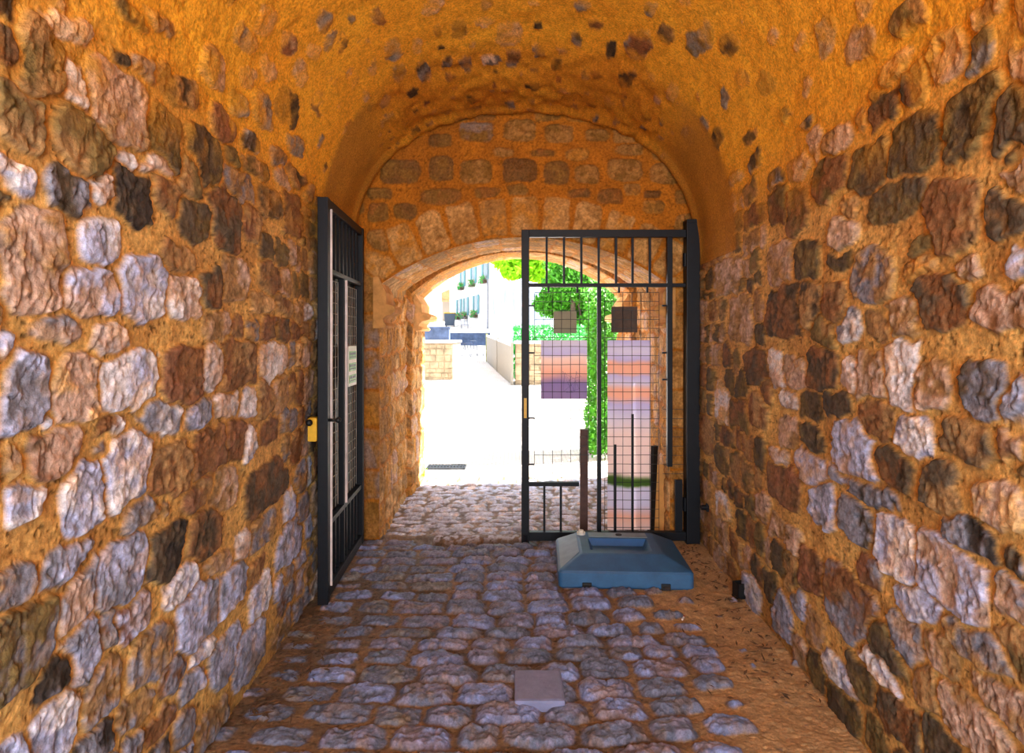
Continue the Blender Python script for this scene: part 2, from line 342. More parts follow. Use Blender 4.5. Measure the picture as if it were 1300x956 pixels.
# depth samples: finer near the camera
ys = np.concatenate([np.linspace(-2.2, 1.1, 50)[:-1], 1/np.linspace(1/1.1, 1/YE, 400)])
def tunnel_piece(name, s0, s1, ns, m):
    S, Y = np.meshgrid(np.linspace(s0, s1, ns), ys, indexing='ij')
    Ut, Vt = Y.T, S.T
    dv = np.minimum(np.abs(Vt-0), np.abs(LT-Vt))
    vault = sst(np.minimum(Vt, LT-Vt), ZS-.15, ZS+.45)                 # 0 wall, 1 vault
    sand = vault*0
    col, h, msk = shade(Ut, Vt, allst, (lin(218,172,98), lin(198,148,80)), warp=.030, seed=3, mnoise=.016, joint=.002, edge=.012)
    # plaster of the vault: strong ochre; stones half veiled by it
    n = fbm(Ut, Vt, 2.5, 77, 4)[..., None]; n2 = fbm(Ut, Vt, 55, 78, 2)[..., None]
    och = np.array(lin(250,182,52))*(1-n)+np.array(lin(230,150,36))*n
    veil = (vault[..., None])*(1-msk[..., None])
    col = col*(1-veil)+och*(.75+.5*n2)*veil
    tint = vault[..., None]*.8*msk[..., None]; col = col*(1-tint)+col*np.array([1.15,.85,.45])*tint
    thin = sst(fbm(Ut, Vt, 7, 91, 3), .40, .62)[..., None]*vault[..., None]*msk[..., None]*.62; col = col*(1-thin)+och*thin
    # the deeper ring beside the gates: smooth plaster on the haunches, shade painted into the colour at the crown
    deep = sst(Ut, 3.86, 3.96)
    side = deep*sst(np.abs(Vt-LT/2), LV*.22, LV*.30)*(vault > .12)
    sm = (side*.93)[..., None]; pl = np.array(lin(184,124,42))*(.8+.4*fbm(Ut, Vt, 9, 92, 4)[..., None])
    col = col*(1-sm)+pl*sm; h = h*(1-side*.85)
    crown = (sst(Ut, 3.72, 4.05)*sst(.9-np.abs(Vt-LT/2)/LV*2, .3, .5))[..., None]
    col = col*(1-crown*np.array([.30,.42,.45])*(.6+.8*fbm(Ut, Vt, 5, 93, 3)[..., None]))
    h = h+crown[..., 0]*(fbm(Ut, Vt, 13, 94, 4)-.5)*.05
    h = h+.028*np.exp(-((Ut-4.76)/.045)**2)*(.7+.6*fbm(Ut, Vt, 6, 97, 3))*(vault > .05)*sst(vault, .05, .4)     # raised arris ring at the end
    h = h+(fbm(Ut, Vt, 1.1, 95, 3)-.5)*.05*sst(Ut, 1., 1.4)*sst(np.minimum(Vt, LT-Vt), 0, .5)
    # walls get darker towards the foot
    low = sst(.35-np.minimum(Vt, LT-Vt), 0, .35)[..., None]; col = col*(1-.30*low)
    x, z, nx, nz = surf(Vt, Ut)
    co = np.stack([x+nx*h, Ut, z+nz*h], -1)
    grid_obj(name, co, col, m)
tunnel_piece('wall_left', -.12, ZS, 440, 'rubble')
tunnel_piece('ceiling', ZS, ZS+LV, 560, 'plaster')
tunnel_piece('wall_right', ZS+LV, LT+.12, 440, 'rubble')
# ------------------------------------------------------------------ end wall with the low arch
JL, JR = -1.02, 1.215; AS, AT = 1.96, 2.33       # jambs, spring and crown of the low arch
def archpts(jl, jr, zs, zt, n):
    c = (jl+jr)/2; w = (jr-jl)/2; r = zt-zs; R = (w*w+r*r)/(2*r); a = math.asin(w/R)
    t = np.linspace(-a, a, n); return c+R*np.sin(t), zt-R+R*np.cos(t), t, R, c
def opening(jl, jr, zs, zt, n1=150, n2=240, zb=-.15):
    ax, az, _, _, _ = archpts(jl, jr, zs, zt, n2)
    z1 = np.linspace(zb, zs, n1)[:-1]
    return np.concatenate([np.full(n1-1, jl), ax, np.full(n1-1, jr)]), np.concatenate([z1, az, z1[::-1]])
ix_, iz_ = opening(JL, JR, AS, AT)
n1, n2 = 150, 240
xl, xr, b = sec(YE); cx = (xl+xr)/2; a = (xr-xl)/2+.06; b = float(b)+.06
tt = np.linspace(math.pi, 0, n2+2*60); vx, vz = se(tt, a, b)
k = n1-1-60
ox_ = np.concatenate([np.full(k, cx-a), cx+vx, np.full(k, cx+a)]); oz_ = np.concatenate([np.linspace(-.15, ZS, k+1)[:-1], ZS+vz, np.linspace(-.15, ZS, k+1)[:-1][::-1]])
T = np.linspace(0, 1, 110)
U = ix_[:, None]*(1-T)+ox_[:, None]*T; V = iz_[:, None]*(1-T)+oz_[:, None]*T
es = []
_, _, _, RA, ca = archpts(JL, JR, AS, AT, 10); am = math.asin((JR-JL)/2/RA)
nv = 11
for i in range(nv):                                                   # voussoirs
    t = -am*1.02+(i+.5)*2.04*am/nv; r = RA+.17
    es.append(st(ca+r*math.sin(t), AT-RA+r*math.cos(t), am*RA/nv*.99, .165, random.choice(['ST','TS','SY','TY']), -t, 7, .004))
z = 0
while z < AS+.1:                                                      # jamb blocks
    hh = random.uniform(.24, .34)
    es.append(st(JL-.13, z+hh/2, .17, hh/2*.98, random.choice(['TY','TG','YT','TO']), 0, 6, .008))
    es.append(st(JR+.13, z+hh/2, .17, hh/2*.98, random.choice(['TY','ST','YT','TS']), 0, 6, .008)); z += hh
def E(px, py, w, h, c): es.append(st(X(px, YE), Z(py, YE), w/2/F*YE, h/2/F*YE, c, 0, 3.6, .014))
for q in [(508,218,54,34,'DO'),(560,214,36,34,'DO'),(605,218,44,34,'OT'),(660,217,46,36,'ND'),(706,220,36,32,'DO'),(745,222,34,26,'OT'),(793,216,48,32,'OT'),(845,220,44,30,'OT'),
          (605,167,46,28,'GO'),(660,165,44,30,'OT'),(710,170,40,26,'TO'),(758,172,34,18,'OT'),(520,160,40,36,'DO'),(560,178,34,20,'OD'),(482,246,36,18,'DO'),(560,250,56,24,'OB'),
          (515,268,34,24,'DO'),(480,270,30,26,'OB'),(620,246,40,18,'BO'),(735,246,34,14,'DB'),(775,250,36,22,'DB'),(828,248,26,14,'ND'),(800,190,40,18,'OT'),(868,250,26,22,'OB'),
          (640,193,30,14,'OT'),(690,195,40,12,'OB'),(480,310,30,40,'OT'),(870,290,30,40,'OT')]: E(*q)
z = 0
while z < 3.4:
    hh = random.uniform(.10, .17); x = -1.4
    while x < 1.6:
        w = random.uniform(.14, .3); u, v = x+w/2, z+hh/2
        if all(abs(e[0]-u) > e[2]+w*.25 or abs(e[1]-v) > e[3]+hh*.25 for e in es): es.append(st(u, v, w/2*.93, hh/2*.9, random.choice(['OT','TO','OB','TY','OY']), 0, 3.5, .01))
        x += w
    z += hh
col, h, msk = shade(U, V, es, (lin(196,122,36), lin(170,104,34)), warp=.010, rect=False, seed=21, mnoise=.012, joint=.003)
vs = ((U-ca)**2+(V-(AT-RA))**2 < (RA+.35)**2)[..., None] & (V > AS-.05)[..., None]
oc = np.array(lin(186,122,40)); col = np.where(vs, (col*.72+oc*.28)*np.array([.92,.80,.62]), (col*.62+oc*.30)*np.array([.92,.80,.60]))
fade = sst(T, 0, .03)[None, :]; h = h*fade
grid_obj('wall_back', np.stack([U, YE-.002-h*1.2, V], -1), col, 'ashlar')
# ------------------------------------------------------------------ the archway passage, jambs and soffit
secs = [(YE, -1.02, 1.215, 1.96, 2.33), (5.32, -1.02, 1.215, 1.97, 2.35), (5.33, -1.045, 1.24, 1.99, 2.38), (6.05, -1.045, 1.24, 2.0, 2.40),
        (6.06, -1.045, 1.24, 2.06, 2.47), (6.22, -1.045, 1.24, 2.06, 2.47), (6.23, -1.0, 1.2, 1.99, 2.41), (7.0, -.98, 1.18, 2.0, 2.44)]
yy = np.unique(np.concatenate([np.linspace(YE, 7.0, 200), [s[0] for s in secs]]))
pars = np.array([[np.interp(y, [s[0] for s in secs], [s[k] for s in secs]) for k in range(1, 5)] for y in yy])
rows = [opening(*p, n1=170, n2=220) for p in pars]
PX = np.array([r[0] for r in rows]); PZ = np.array([r[1] for r in rows])
SS = np.concatenate([[0], np.cumsum(np.hypot(np.diff(rows[0][0]), np.diff(rows[0][1])))])
Vp, Up = np.meshgrid(SS, yy, indexing='xy')
s3 = []; z = 0; Lp = SS[-1]
while z < Lp:
    hh = random.uniform(.16, .30); y = YE-.02
    blocky = 1.9 < z < Lp-2.2
    if blocky: hh = .22
    while y < 7.05:
        w = random.choice([.47, .48]) if blocky else random.uniform(.16, .42)
        s3.append(st(y+w/2, z+hh/2, w/2*.98, hh/2*.98, random.choice(['SY','TY','ST','YT','SP']), 0, 6 if blocky else 4, .004 if blocky else .014)); y += w
    z += hh
col, h, msk = shade(Up, Vp, s3, (lin(205,140,70), lin(180,118,56)), warp=.010, seed=41, mnoise=.008, joint=.002)
dx = np.gradient(PX, axis=1); dz = np.gradient(PZ, axis=1); l = np.hypot(dx, dz)
h = h*np.minimum(1, sst(Up, YE, YE+.03)); h = h+(fbm(Up, Vp, 10, 55, 4)-.5)*.03*(Up > 5.35)*(Up < 6.9)*(PZ < 1.95)
grid_obj('wall_archway', np.stack([PX+dz/l*h, Up, PZ-dx/l*h], -1), np.clip(col*1.05, 0, 1), 'ashlar')
# imposts
def impost(name, side, y0, y1, xj, s=1.0):
    prof = [(.0,1.63),(.045,1.635),(.055,1.65),(.045,1.665),(.032,1.675),(.030,1.70),(.050,1.725),(.085,1.735),(.105,1.75),(.110,1.775),(.100,1.80),(.075,1.81),(.05,1.812),(.05,1.90),(.035,1.93),(.018,1.97),(0,2.02)]
    mb = MB(); n = len(prof); N = 26; R = []
    for i in range(N):
        y = y0+(y1-y0)*i/(N-1); e = 1.0
        ring = []
        for x, z in prof:
            j = (random.random()-.5)*.008
            ring.append(mb.bm.verts.new((xj+side*(x*s+j-.0), y, z+(random.random()-.5)*.004)))
        ring = [mb.bm.verts.new((xj-side*.04, y, 1.63))]+ring+[mb.bm.verts.new((xj-side*.04, y, 2.02))]; R.append(ring)
    for i in range(N-1):
        for k in range(len(R[0])-1): mb.bm.faces.new((R[i][k], R[i][k+1], R[i+1][k+1], R[i+1][k]))
    mb.bm.faces.new(R[0]); mb.bm.faces.new(R[-1][::-1])
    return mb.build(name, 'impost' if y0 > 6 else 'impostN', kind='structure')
impost('trim_1', 1, YE-.045, 5.12, JL, 1.15); impost('trim_2', 1, 6.35, 6.98, -.985, 1.5)
impost('trim_3', -1, YE-.015, 5.12, JR, 1.1); impost('trim_4', -1, 6.35, 6.98, 1.185, 1.5)
# outside face of the gatehouse
mb = MB(); x, zt_, _, _, _ = archpts(-.98, 1.18, 2.0, 2.44, 24)
mb.face([(-9,7,-.15), (-.98,7,-.15), (-.98,7,2.0), (-.98,7,5.5), (-9,7,5.5)]); mb.face([(1.18,7,-.15), (9,7,-.15), (9,7,5.5), (1.18,7,5.5)])
for i in range(23): mb.face([(x[i],7,zt_[i]), (x[i+1],7,zt_[i+1]), (x[i+1],7,5.5), (x[i],7,5.5)])
mb.build('wall_exterior', 'pier', kind='structure')
# ------------------------------------------------------------------ floor
fs = []; y = -2.2
def sandy(x, y): return x > .62+(fbm(np.array([x]), np.array([y]), 2.5, 5, 3)[0]-.5)*.7
while y < 4.78:
    hh = random.uniform(.125, .175); x = -1.5+random.random()*.1
    while x < 1.7:
        w = random.uniform(.17, .30) if x > -.5 else random.uniform(.2, .32); hy = hh*random.uniform(.90, 1.02)
        u = x+w/2; v = y+hh/2+(u*.05 if u > -.5 else 0)+random.uniform(-.012, .012)
        if u < -.45: code = random.choice(['gl','gt','gg','gp'])
        else: code = random.choice(['gp','gl','lg','gg','rl','lp'])
        cc = dict(g=lin(108,116,142), l=lin(128,142,190), p=lin(126,124,150), t=lin(122,118,118), r=lin(124,112,126))
        fs.append((u, v, w/2*1.0, hy/2*1.04, random.uniform(-.06, .06), 5.0, cc[code[0]], cc[code[1]], .022 if u > -.45 else .010)); x += w
    y += hh
y = 4.95
while y < 7.05:
    hh = random.uniform(.10, .15); x = -1.3
    while x < 1.5:
        w = random.uniform(.16, .36); fs.append((x+w/2, y+hh/2+.03*math.sin(x*3), w/2*.97, hh/2*.97, random.uniform(-.04, .04), 4, lin(214,220,244), lin(176,180,200), .010)); x += w  # bluish daylight in the passage is put into this paler colour
    y += hh
fy = np.concatenate([np.linspace(-2.2, 1.9, 60)[:-1], 1/np.linspace(1/1.9, 1/7.02, 560)]); fx = np.linspace(-1.42, 1.62, 460)
U, V = np.meshgrid(fx, fy, indexing='ij')
sand = .010*sst(U+(fbm(U, V, 2.2, 5, 3)-.5)*.9, .55, .85)*(V < 4.9)+.05*sst(U+(fbm(U, V, 2.2, 5, 3)-.5)*.5, .82, 1.15)*(V < 4.9)
sand += .03*sst(-U+(fbm(U, V, 3, 6, 3)-.5)*.5, .95, 1.2)*(V < 4.9)+.010*sst(-U+(fbm(U, V, 3, 6, 3)-.5)*.5, .55, .9)*(V < 4.0)
sand += .06*np.exp(-((V-4.86-.05*np.sin(U*4))/.09)**2)*(U > -.75)
col, h, msk = shade(U, V, fs, (lin(128,98,68), lin(98,76,56)), edge=.028, warp=.012, seed=61, mnoise=.010, joint=.002, wf=12, round_=.8, sand=sand)
sd = np.clip(sst(U+(fbm(U, V, 2.2, 5, 3)-.5)*.9, .55, 1.0), 0, 1)[..., None]*(1-msk[..., None])*(V < 4.9)[..., None]
col = col*(1-sd)+np.array(lin(178,142,100))*(.7+.6*fbm(U, V, 30, 63, 3)[..., None])*sd
g = (np.exp(-((V-4.88)/.06)**2)*sst(fbm(U, V, 30, 64, 2), .45, .6)*(U > -.6)*(U < .9))[..., None]; col = col*(1-g)+np.array(lin(190,190,205))*g
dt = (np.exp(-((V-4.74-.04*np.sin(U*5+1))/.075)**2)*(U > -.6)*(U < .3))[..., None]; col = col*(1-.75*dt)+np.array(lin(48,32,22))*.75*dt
und = (fbm(U, V, .9, 65, 3)-.5)*.05
zf = h*1.25+und-.01-.035*sst(-U, .5, .75)*sst(U, -1.0, -.8)*0-.04*np.exp(-((V-4.76)/.06)**2)*(U > -.6)*(U < .3)+.012*np.exp(-((V-4.90)/.06)**2)
zf = zf*sst(V, -2.2, -2.0)*sst(7.02-V, 0, .15)+.0
zf = zf+.012*(V < 99)
grid_obj('floor', np.stack([U, V, zf], -1), col, 'cobble')
# ground outside, both ends: setts, rising slowly to a terrace and the village
def gz(y): return float(np.interp(y, [7, 20, 36, 36.01, 60, 200], [0, 0, 1.2, 1.87, 3.2, 9]))
gm = mat('sunlit_setts', lin(215,205,195), .9, noise=2, var=.08, bump=.3)
nt = gm.node_tree; bt = nt.nodes.new('ShaderNodeTexBrick'); bt.inputs['Scale'].default_value = 5
bt.inputs['Color1'].default_value = (*lin(222,212,204), 1); bt.inputs['Color2'].default_value = (*lin(205,196,190), 1); bt.inputs['Mortar'].default_value = (*lin(165,150,140), 1); bt.inputs['Mortar Size'].default_value = .02
mxn = [n for n in nt.nodes if n.type == 'MIX'][0]; tcn = [n for n in nt.nodes if n.type == 'TEX_COORD'][0]
nt.links.new(tcn.outputs['Object'], bt.inputs['Vector']); nt.links.new(bt.outputs['Color'], mxn.inputs[6])
mb = MB(); yb = [7.0, 12, 20, 28, 36]
for a_, b_ in zip(yb[:-1], yb[1:]): mb.face([(-30,a_,gz(a_)-.0), (30,a_,gz(a_)), (30,b_,gz(b_)), (-30,b_,gz(b_))])
mb.build('floor_outside', gm, kind='structure')
mb = MB(); mb.face([(-60,36,1.87), (60,36,1.87), (60,60,3.2), (-60,60,3.2)]); mb.face([(-60,60,3.2), (60,60,3.2), (90,200,9), (-90,200,9)]); mb.build('floor_terrace', gm, kind='structure')
mb = MB(); mb.face([(-20,-20,-.02), (20,-20,-.02), (20,-2.15,-.02), (-20,-2.15,-.02)]); mb.build('floor_behind', gm, kind='structure')
# ------------------------------------------------------------------ gates
GZ0, GZ1 = .03, 2.37
def mesh_panel(x0, x1, z0, z1, sp=.0685, r=.0045, wob=.003):
    mb = MB(); n = int((x1-x0)/sp); 
    for i in range(n+1):
        x = x0+i*sp; z = z0
        pts = [(x+(random.random()-.5)*wob, .012, z0+(z1-z0)*k/6) for k in range(7)]
        for p, q in zip(pts[:-1], pts[1:]): mb.bar(p, q, r, r, 5)
    m = int((z1-z0)/sp)
    for i in range(m+1):
        z = z1-i*sp; pts = [(x0+(n*sp)*k/4, .018, z+(random.random()-.5)*wob) for k in range(5)]
        for p, q in zip(pts[:-1], pts[1:]): mb.bar(p, q, r, r, 5)
    return mb
def leaf(root, W, split, bars_top, bars_bot, subrail, stile_far=True, far_bottom=None, tabs=True):
    """gate leaf in its own coordinates: x from the lock stile (0) to the hinge side (W)"""
    z0, z1 = GZ0, GZ1; zm = Z(362, 4.75); zs = Z(614.5, 4.75); t = .055
    MB().box(0, .058, -.03, .03, z0-.02, z1, .004).build('lock_stile', 'iron', root)
    MB().box(.058, W, -.025, .025, z1-t, z1, .003).build('top_rail', 'iron', root)
    MB().box(.058, W, -.02, .02, zm-.014, zm+.014, .003).build('middle_rail', 'iron', root)
    MB().box(.058, W, -.025, .025, z0, z0+.065, .003).build('bottom_rail', 'iron', root)
    MB().box(.058, subrail, -.02, .02, zs-.016, zs+.014, .003).build('lower_rail', 'iron', root)
    MB().box(split-.015, split+.015, -.02, .02, z0+.065, zm-.014, .003).build('mullion', 'iron', root)
    for x in bars_top: MB().box(x-.0085, x+.0085, -.0085, .0085, zm+.014, z1-t).build('bar', 'iron', root)
    for x, zt in bars_bot: MB().box(x-.0085, x+.0085, -.0085, .0085, z0+.065, zt if zt else zs-.016).build('bar', 'iron', root)
    return zm, zs
D = 4.76; RX0 = X(662, D)
rg = empty('steel_gate', (RX0, D, 0), 'closed black steel gate leaf across the right half of the arch, beside the hinge post', 'gate')
W = X(870, D)-RX0; lx = lambda px: X(px, D)-RX0
zm, zs = leaf(rg, W, lx(760.5), [lx(p) for p in (694,716,738,760,782,803,825)], [(lx(691), 0), (lx(712), 0), (lx(781), .75), (lx(803), .98)], lx(735))
MB().box(lx(846.5), lx(853), -.022, .022, Z(592, D), GZ1-.055, .003).build('hinge_stile', 'iron', rg)
MB().box(lx(857), lx(866), -.012, .012, GZ0+.065, Z(609, D)).build('side_plate', 'iron', rg)
mesh_panel(lx(678.5), lx(752), Z(608, D), Z(371, D)).build('wire_mesh', 'wire', rg)
mesh_panel(lx(768), lx(842), GZ0+.065, Z(371, D)).build('wire_mesh', 'wire', rg)
mb = MB()
for px in (696.5, 733, 786, 822): MB().box(lx(px)-.007, lx(px)+.007, 0, .02, Z(371, D)-.004, zm-.012).build('mesh_lug', 'iron', rg)
for py in (388, 448, 531, 590): MB().box(.055, lx(679), 0, .02, Z(py, D)-.006, Z(py, D)+.006).build('mesh_lug', 'iron', rg)
for py in (388, 448, 482): MB().box(lx(841), lx(848), 0, .02, Z(py, D)-.006, Z(py, D)+.006).build('mesh_lug', 'iron', rg)
mb = MB()
for py in np.arange(520, 610, 11.7): mb.bar((lx(842), .012, Z(py, D)), (lx(869), .012, Z(py, D)), .004, .004, 5)
mb.build('loose_wire', 'wire', rg)
MB().box(lx(665), lx(668.5), -.034, .0, Z(530, D), Z(505, D)).build('strike_plate', 'yellow', rg)
po = MB(); xp = lx(878)
po.box(xp-.05, xp+.05, -.05, .05, .0, Z(282, D), .006)
po.build('hinge_post', 'iron', rg); 
MB().box(xp+.04, xp+.135, -.02, .02, Z(287, D), Z(281, D)).box(xp-.05, xp+.05, -.055, .055, Z(285, D), Z(280, D)).build('wall_bracket', 'iron', rg)
for py in (330, 640): MB().cyl((lx(870), -.0, Z(py, D)), .02, .10, 'Z').build('hinge', 'iron', rg)
MB().cyl((0.029, -.028, -.0+.03), .016, .10, 'Z', 10).build('drop_bolt', 'iron', rg)
# left leaf, standing open along the wall: hinge at (-1.11, 4.74), lock stile towards the camera
pa = Vector((-1.094, 3.64, 0)); pb = Vector((-1.138, 4.72, 0)); ang = math.atan2(pb.y-pa.y, pb.x-pa.x); WL = (pb-pa).length
lg = empty('steel_gate', pa, 'open black steel gate leaf standing back against the left wall, green notice on it', 'gate', rz=ang)
sp = WL/9.2
zm, zs = leaf(lg, WL, WL*.44, [.058+(i+1)*(WL-.11)/9 for i in range(8)], [(.058+(i+1)*(WL-.11)/9, 0) for i in range(8)], WL)
MB().box(WL-.05, WL, -.03, .03, GZ0-.0, GZ1, .004).build('hinge_stile', 'iron', lg)
mesh_panel(.085, WL*.44-.03, zs+.03, zm-.04, .0685, .0055).build('wire_mesh', 'wireL', lg)
mesh_panel(WL*.44+.04, WL-.08, zs+.03, zm-.04, .0685, .0055).build('wire_mesh', 'wireL', lg)
MB().box(.055, WL-.05, .034, .040, GZ0+.02, GZ1-.02).build('shade_sheet', 'black', lg)  # black sheet added for the deep shade behind bars and mesh
MB().box(.058, .064, -.041, -.028, GZ0+.07, GZ1-.06).build('highlight_strip', 'edge', lg)  # pale strips painted as light catching the angle iron
MB().box(WL*.44+.015, WL*.44+.021, -.034, -.018, zs+.02, zm-.02).build('highlight_strip', 'edge', lg)
lk = MB().box(-.02, .05, .032, .075, Z(560, 3.64), Z(530, 3.64), .005).build('lock_case', 'yellow', lg)
MB().box(-.024, -.018, .028, .078, Z(560, 3.64)+.004, Z(530, 3.64)-.004).build('face_plate', 'yellow', lk)
MB().cyl((.02, -.055, Z(534, 3.64)), .009, .05, 'Y').sph((.02, -.085, Z(534, 3.64)), .018).build('knob', 'black', lk, smooth=True)
MB().cyl((-.04, .06, Z(535, 3.64)), .008, .04, 'X').sph((-.062, .06, Z(535, 3.64)), .02).build('knob', 'black', lk, smooth=True)
# notice on the left leaf
def notice(root):
    pass
nx0, nx1 = WL*.44+.065, WL*.44+.32
nz1, nz0 = 1.50, 1.23
mtx = lg.matrix_basis
no = empty('notice', (0,0,0), 'small green and white notice wired to the open left gate leaf', 'sign')
no.location = pa; no.rotation_euler = (0,0,ang)
MB().box(nx0, nx1, -.032, -.026, nz0, nz1).build('board', 'white', no)
grn = mat('green_print', lin(70,140,40), .5, var=.1); dk = mat('dark_print', lin(30,50,30), .5)
mb = MB()
for i in range(3): mb.box(nx0+.02, nx1-.02, -.034, -.031, nz0+.02+i*.08, nz0+.075+i*.08)
mb.build('print', grn, no)
for i in range(3):
    mb = MB()
    for j in range(4): mb.box(nx0+.03+j*.05, nx0+.065+j*.05, -.036, -.033, nz0+.032+i*.08, nz0+.040+i*.08)
    for j in range(4): mb.box(nx0+.03+j*.05, nx0+.065+j*.05, -.036, -.033, nz0+.05+i*.08, nz0+.066+i*.08)
    mb.build('lettering', dk, no)
# printed panels on the right gate
def panel(name, px0, px1, py0, py1, m, label, y=D+.03):
    return tag(MB().box(X(px0, D), X(px1, D), y, y+.004, Z(py1, D), Z(py0, D)).build(name, m), label, 'sign')
panel('sign_plate', 703, 732.5, 395, 423, 'beigeb', 'small square beige sign plate on the left part of the gate mesh')
panel('sign_plate', 777, 810, 389, 422, 'brownb', 'small square dark brown sign plate on the right part of the gate mesh')
def printed(name, bands, z0, z1, seed, x0, x1, hatch):
    m = bpy.data.materials.new(name); m.use_nodes = True; nt = m.node_tree; N = nt.nodes; L = nt.links; b = N['Principled BSDF']; b.inputs['Roughness'].default_value = .6
    tc = N.new('ShaderNodeTexCoord'); sx = N.new('ShaderNodeSeparateXYZ'); L.new(tc.outputs['Object'], sx.inputs[0])
    nz = N.new('ShaderNodeTexNoise'); nz.inputs['Scale'].default_value = 5; nz.inputs['Detail'].default_value = 5; L.new(tc.outputs['Object'], nz.inputs['Vector'])
    ma = N.new('ShaderNodeMath'); ma.operation = 'MULTIPLY_ADD'; L.new(nz.outputs['Fac'], ma.inputs[0]); ma.inputs[1].default_value = .09; L.new(sx.outputs['Z'], ma.inputs[2])
    mr = N.new('ShaderNodeMapRange'); L.new(ma.outputs[0], mr.inputs[0]); mr.inputs[1].default_value = z1+.045; mr.inputs[2].default_value = z0+.045
    cr = N.new('ShaderNodeValToRGB'); L.new(mr.outputs[0], cr.inputs[0]); el = cr.color_ramp.elements
    el[0].position = bands[0][0]; el[0].color = (*bands[0][1], 1); el[1].position = bands[-1][0]; el[1].color = (*bands[-1][1], 1)
    for p, c in bands[1:-1]: e = el.new(p); e.color = (*c, 1)
    L.new(cr.outputs[0], b.inputs['Base Color']); tr = N.new('ShaderNodeBsdfTranslucent'); L.new(cr.outputs[0], tr.inputs[0])
    ms = N.new('ShaderNodeMixShader'); ms.inputs[0].default_value = .85; L.new(b.outputs[0], ms.inputs[1]); L.new(tr.outputs[0], ms.inputs[2]); L.new(ms.outputs[0], N['Material Output'].inputs['Surface'])
    return m
LV1 = lin(212,210,240); LV2 = lin(228,226,242); OR = lin(244,208,192); PK = lin(246,232,230); PU = lin(178,166,206)
pm = printed('printed_scene', [(0, LV2), (.22, LV1), (.30, PK), (.55, OR), (.72, PU), (1, lin(186,172,205))], Z(507, D), Z(432, D), 1, 0, 1, 0)
po_ = panel('poster', 687, 746, 432, 507, pm, 'short lavender and pink poster hung on the left part of the gate mesh')
mb = MB()
pq = [(random.uniform(714, 740), random.uniform(470, 501)) for k in range(22)]
for p_, q_ in zip(pq[:-1], pq[1:]): mb.bar((X(p_[0], D), D+.0285, Z(p_[1], D)), (X(q_[0], D), D+.0285, Z(q_[1], D)), .003, .001)
mb.build('sketch_lines', mat('sketch_ink', lin(70,75,130), .6), po_)
gl = lin(120,150,80)
pm = printed('printed_banner', [(0, LV1), (.06, LV2), (.10, LV1), (.12, OR), (.17, OR), (.19, LV1), (.23, LV2), (.26, OR), (.30, OR), (.34, LV1), (.40, LV2), (.5, PK), (.71, PK), (.735, gl), (.765, gl), (.78, LV2), (.88, LV2), (.93, OR), (1, PK)], Z(674, D), Z(432, D), 2, 0, 1, 0)
panel('banner', 772, 827, 432, 674, pm, 'tall lavender and pink printed banner behind the right part of the gate mesh')
# things leaning behind the gate
def bl(name, a, b, w, h, m, label, cat):
    tag(MB().bar(a, b, w, h).build(name, m), label, cat)
dd = 4.93
bl('rusty_post', (X(741, dd)+.0, dd, .015), (X(741.5, 4.86), 4.86, Z(545, 4.86)), .06, .05, 'rust', 'reddish brown post leaning behind the gate by its mullion', 'post')
bl('dark_plank', (X(826, dd), dd, .015), (X(831, 4.9), 4.90, Z(566, 4.9)), .05, .03, 'black', 'narrow dark plank leaning behind the gate beside the tan board', 'plank')
tag(MB().box(X(830, 5.0), X(853, 5.0), 4.99, 5.02, .01, Z(590, 5.0), .004).build('tan_board', 'tan'), 'tan wooden board standing upright against the right jamb behind the gate', 'board')
# small latch on the right wall
tag(MB().box(1.39, 1.47, 4.50, 4.53, Z(650, 4.5), Z(640, 4.5), .004).cyl((1.38, 4.515, Z(645, 4.5)), .018, .05, 'X').build('wall_bolt', 'iron'), 'grey iron bolt head sticking out of the right wall near the gate post', 'bolt')
# ------------------------------------------------------------------ blue barrier foot
bf = empty('barrier_base', (.715, 4.19, .012), 'faded blue plastic barrier base lying on the cobbles in front of the closed gate', 'barrier base', rz=-.045)
def loft(rings, m, name, parent, smooth=False, cap=True):
    mb = MB(); R = [[mb.bm.verts.new(p) for p in r] for r in rings]; n = len(R[0])
    for a_, b_ in zip(R[:-1], R[1:]):
        for k in range(n): mb.bm.faces.new((a_[k], a_[(k+1) % n], b_[(k+1) % n], b_[k]))
    if cap: mb.bm.faces.new(R[0][::-1]); mb.bm.faces.new(R[-1])
    return mb.build(name, m, parent, smooth=smooth)
def rr(w, d, z, r=.03, x0=0, y0=0, n=4):
    out = []
    for cx_, cy_, a0 in ((w/2-r, d/2-r, 0), (-w/2+r, d/2-r, 90), (-w/2+r, -d/2+r, 180), (w/2-r, -d/2+r, 270)):
        for k in range(n+1):
            a = math.radians(a0+90*k/n); out.append((x0+cx_+r*math.cos(a), y0+cy_+r*math.sin(a), z))
    return out
BWd, BD = .83, .66
loft([rr(BWd-.02, BD-.02, 0), rr(BWd, BD, .012), rr(BWd, BD, .095), rr(BWd-.02, BD-.02, .108, .03), rr(.54, .46, .160, .02, 0, .06), rr(.51, .43, .163, .02, 0, .06),
      rr(.40, .25, .161, .015, .0, .03), rr(.35, .21, .118, .015, 0, .02)], 'blue', 'body', bf)
mb = MB(); mb.face([(-.172,.122,.121), (.172,.122,.121), (.194,.150,.160), (-.194,.150,.160)]); mb.build('recess_face', 'blueD', bf)
mb = MB(); mb.box(-.19, .21, .165, .265, .1630, .1670, .0015); mb.build('pale_top', 'blueL', bf)  # paler strip on the raised top
mb = MB(); mb.face([(-.400,-.29,.1105), (-.400,.29,.1105), (-.276,.27,.161), (-.276,-.13,.161)]); mb.build('pale_flank', 'blueL', bf)  # left flank paler than the body
mb = MB().cyl((.02, .215, .168), .022, .006, 'Z'); mb.build('socket', 'black', bf)
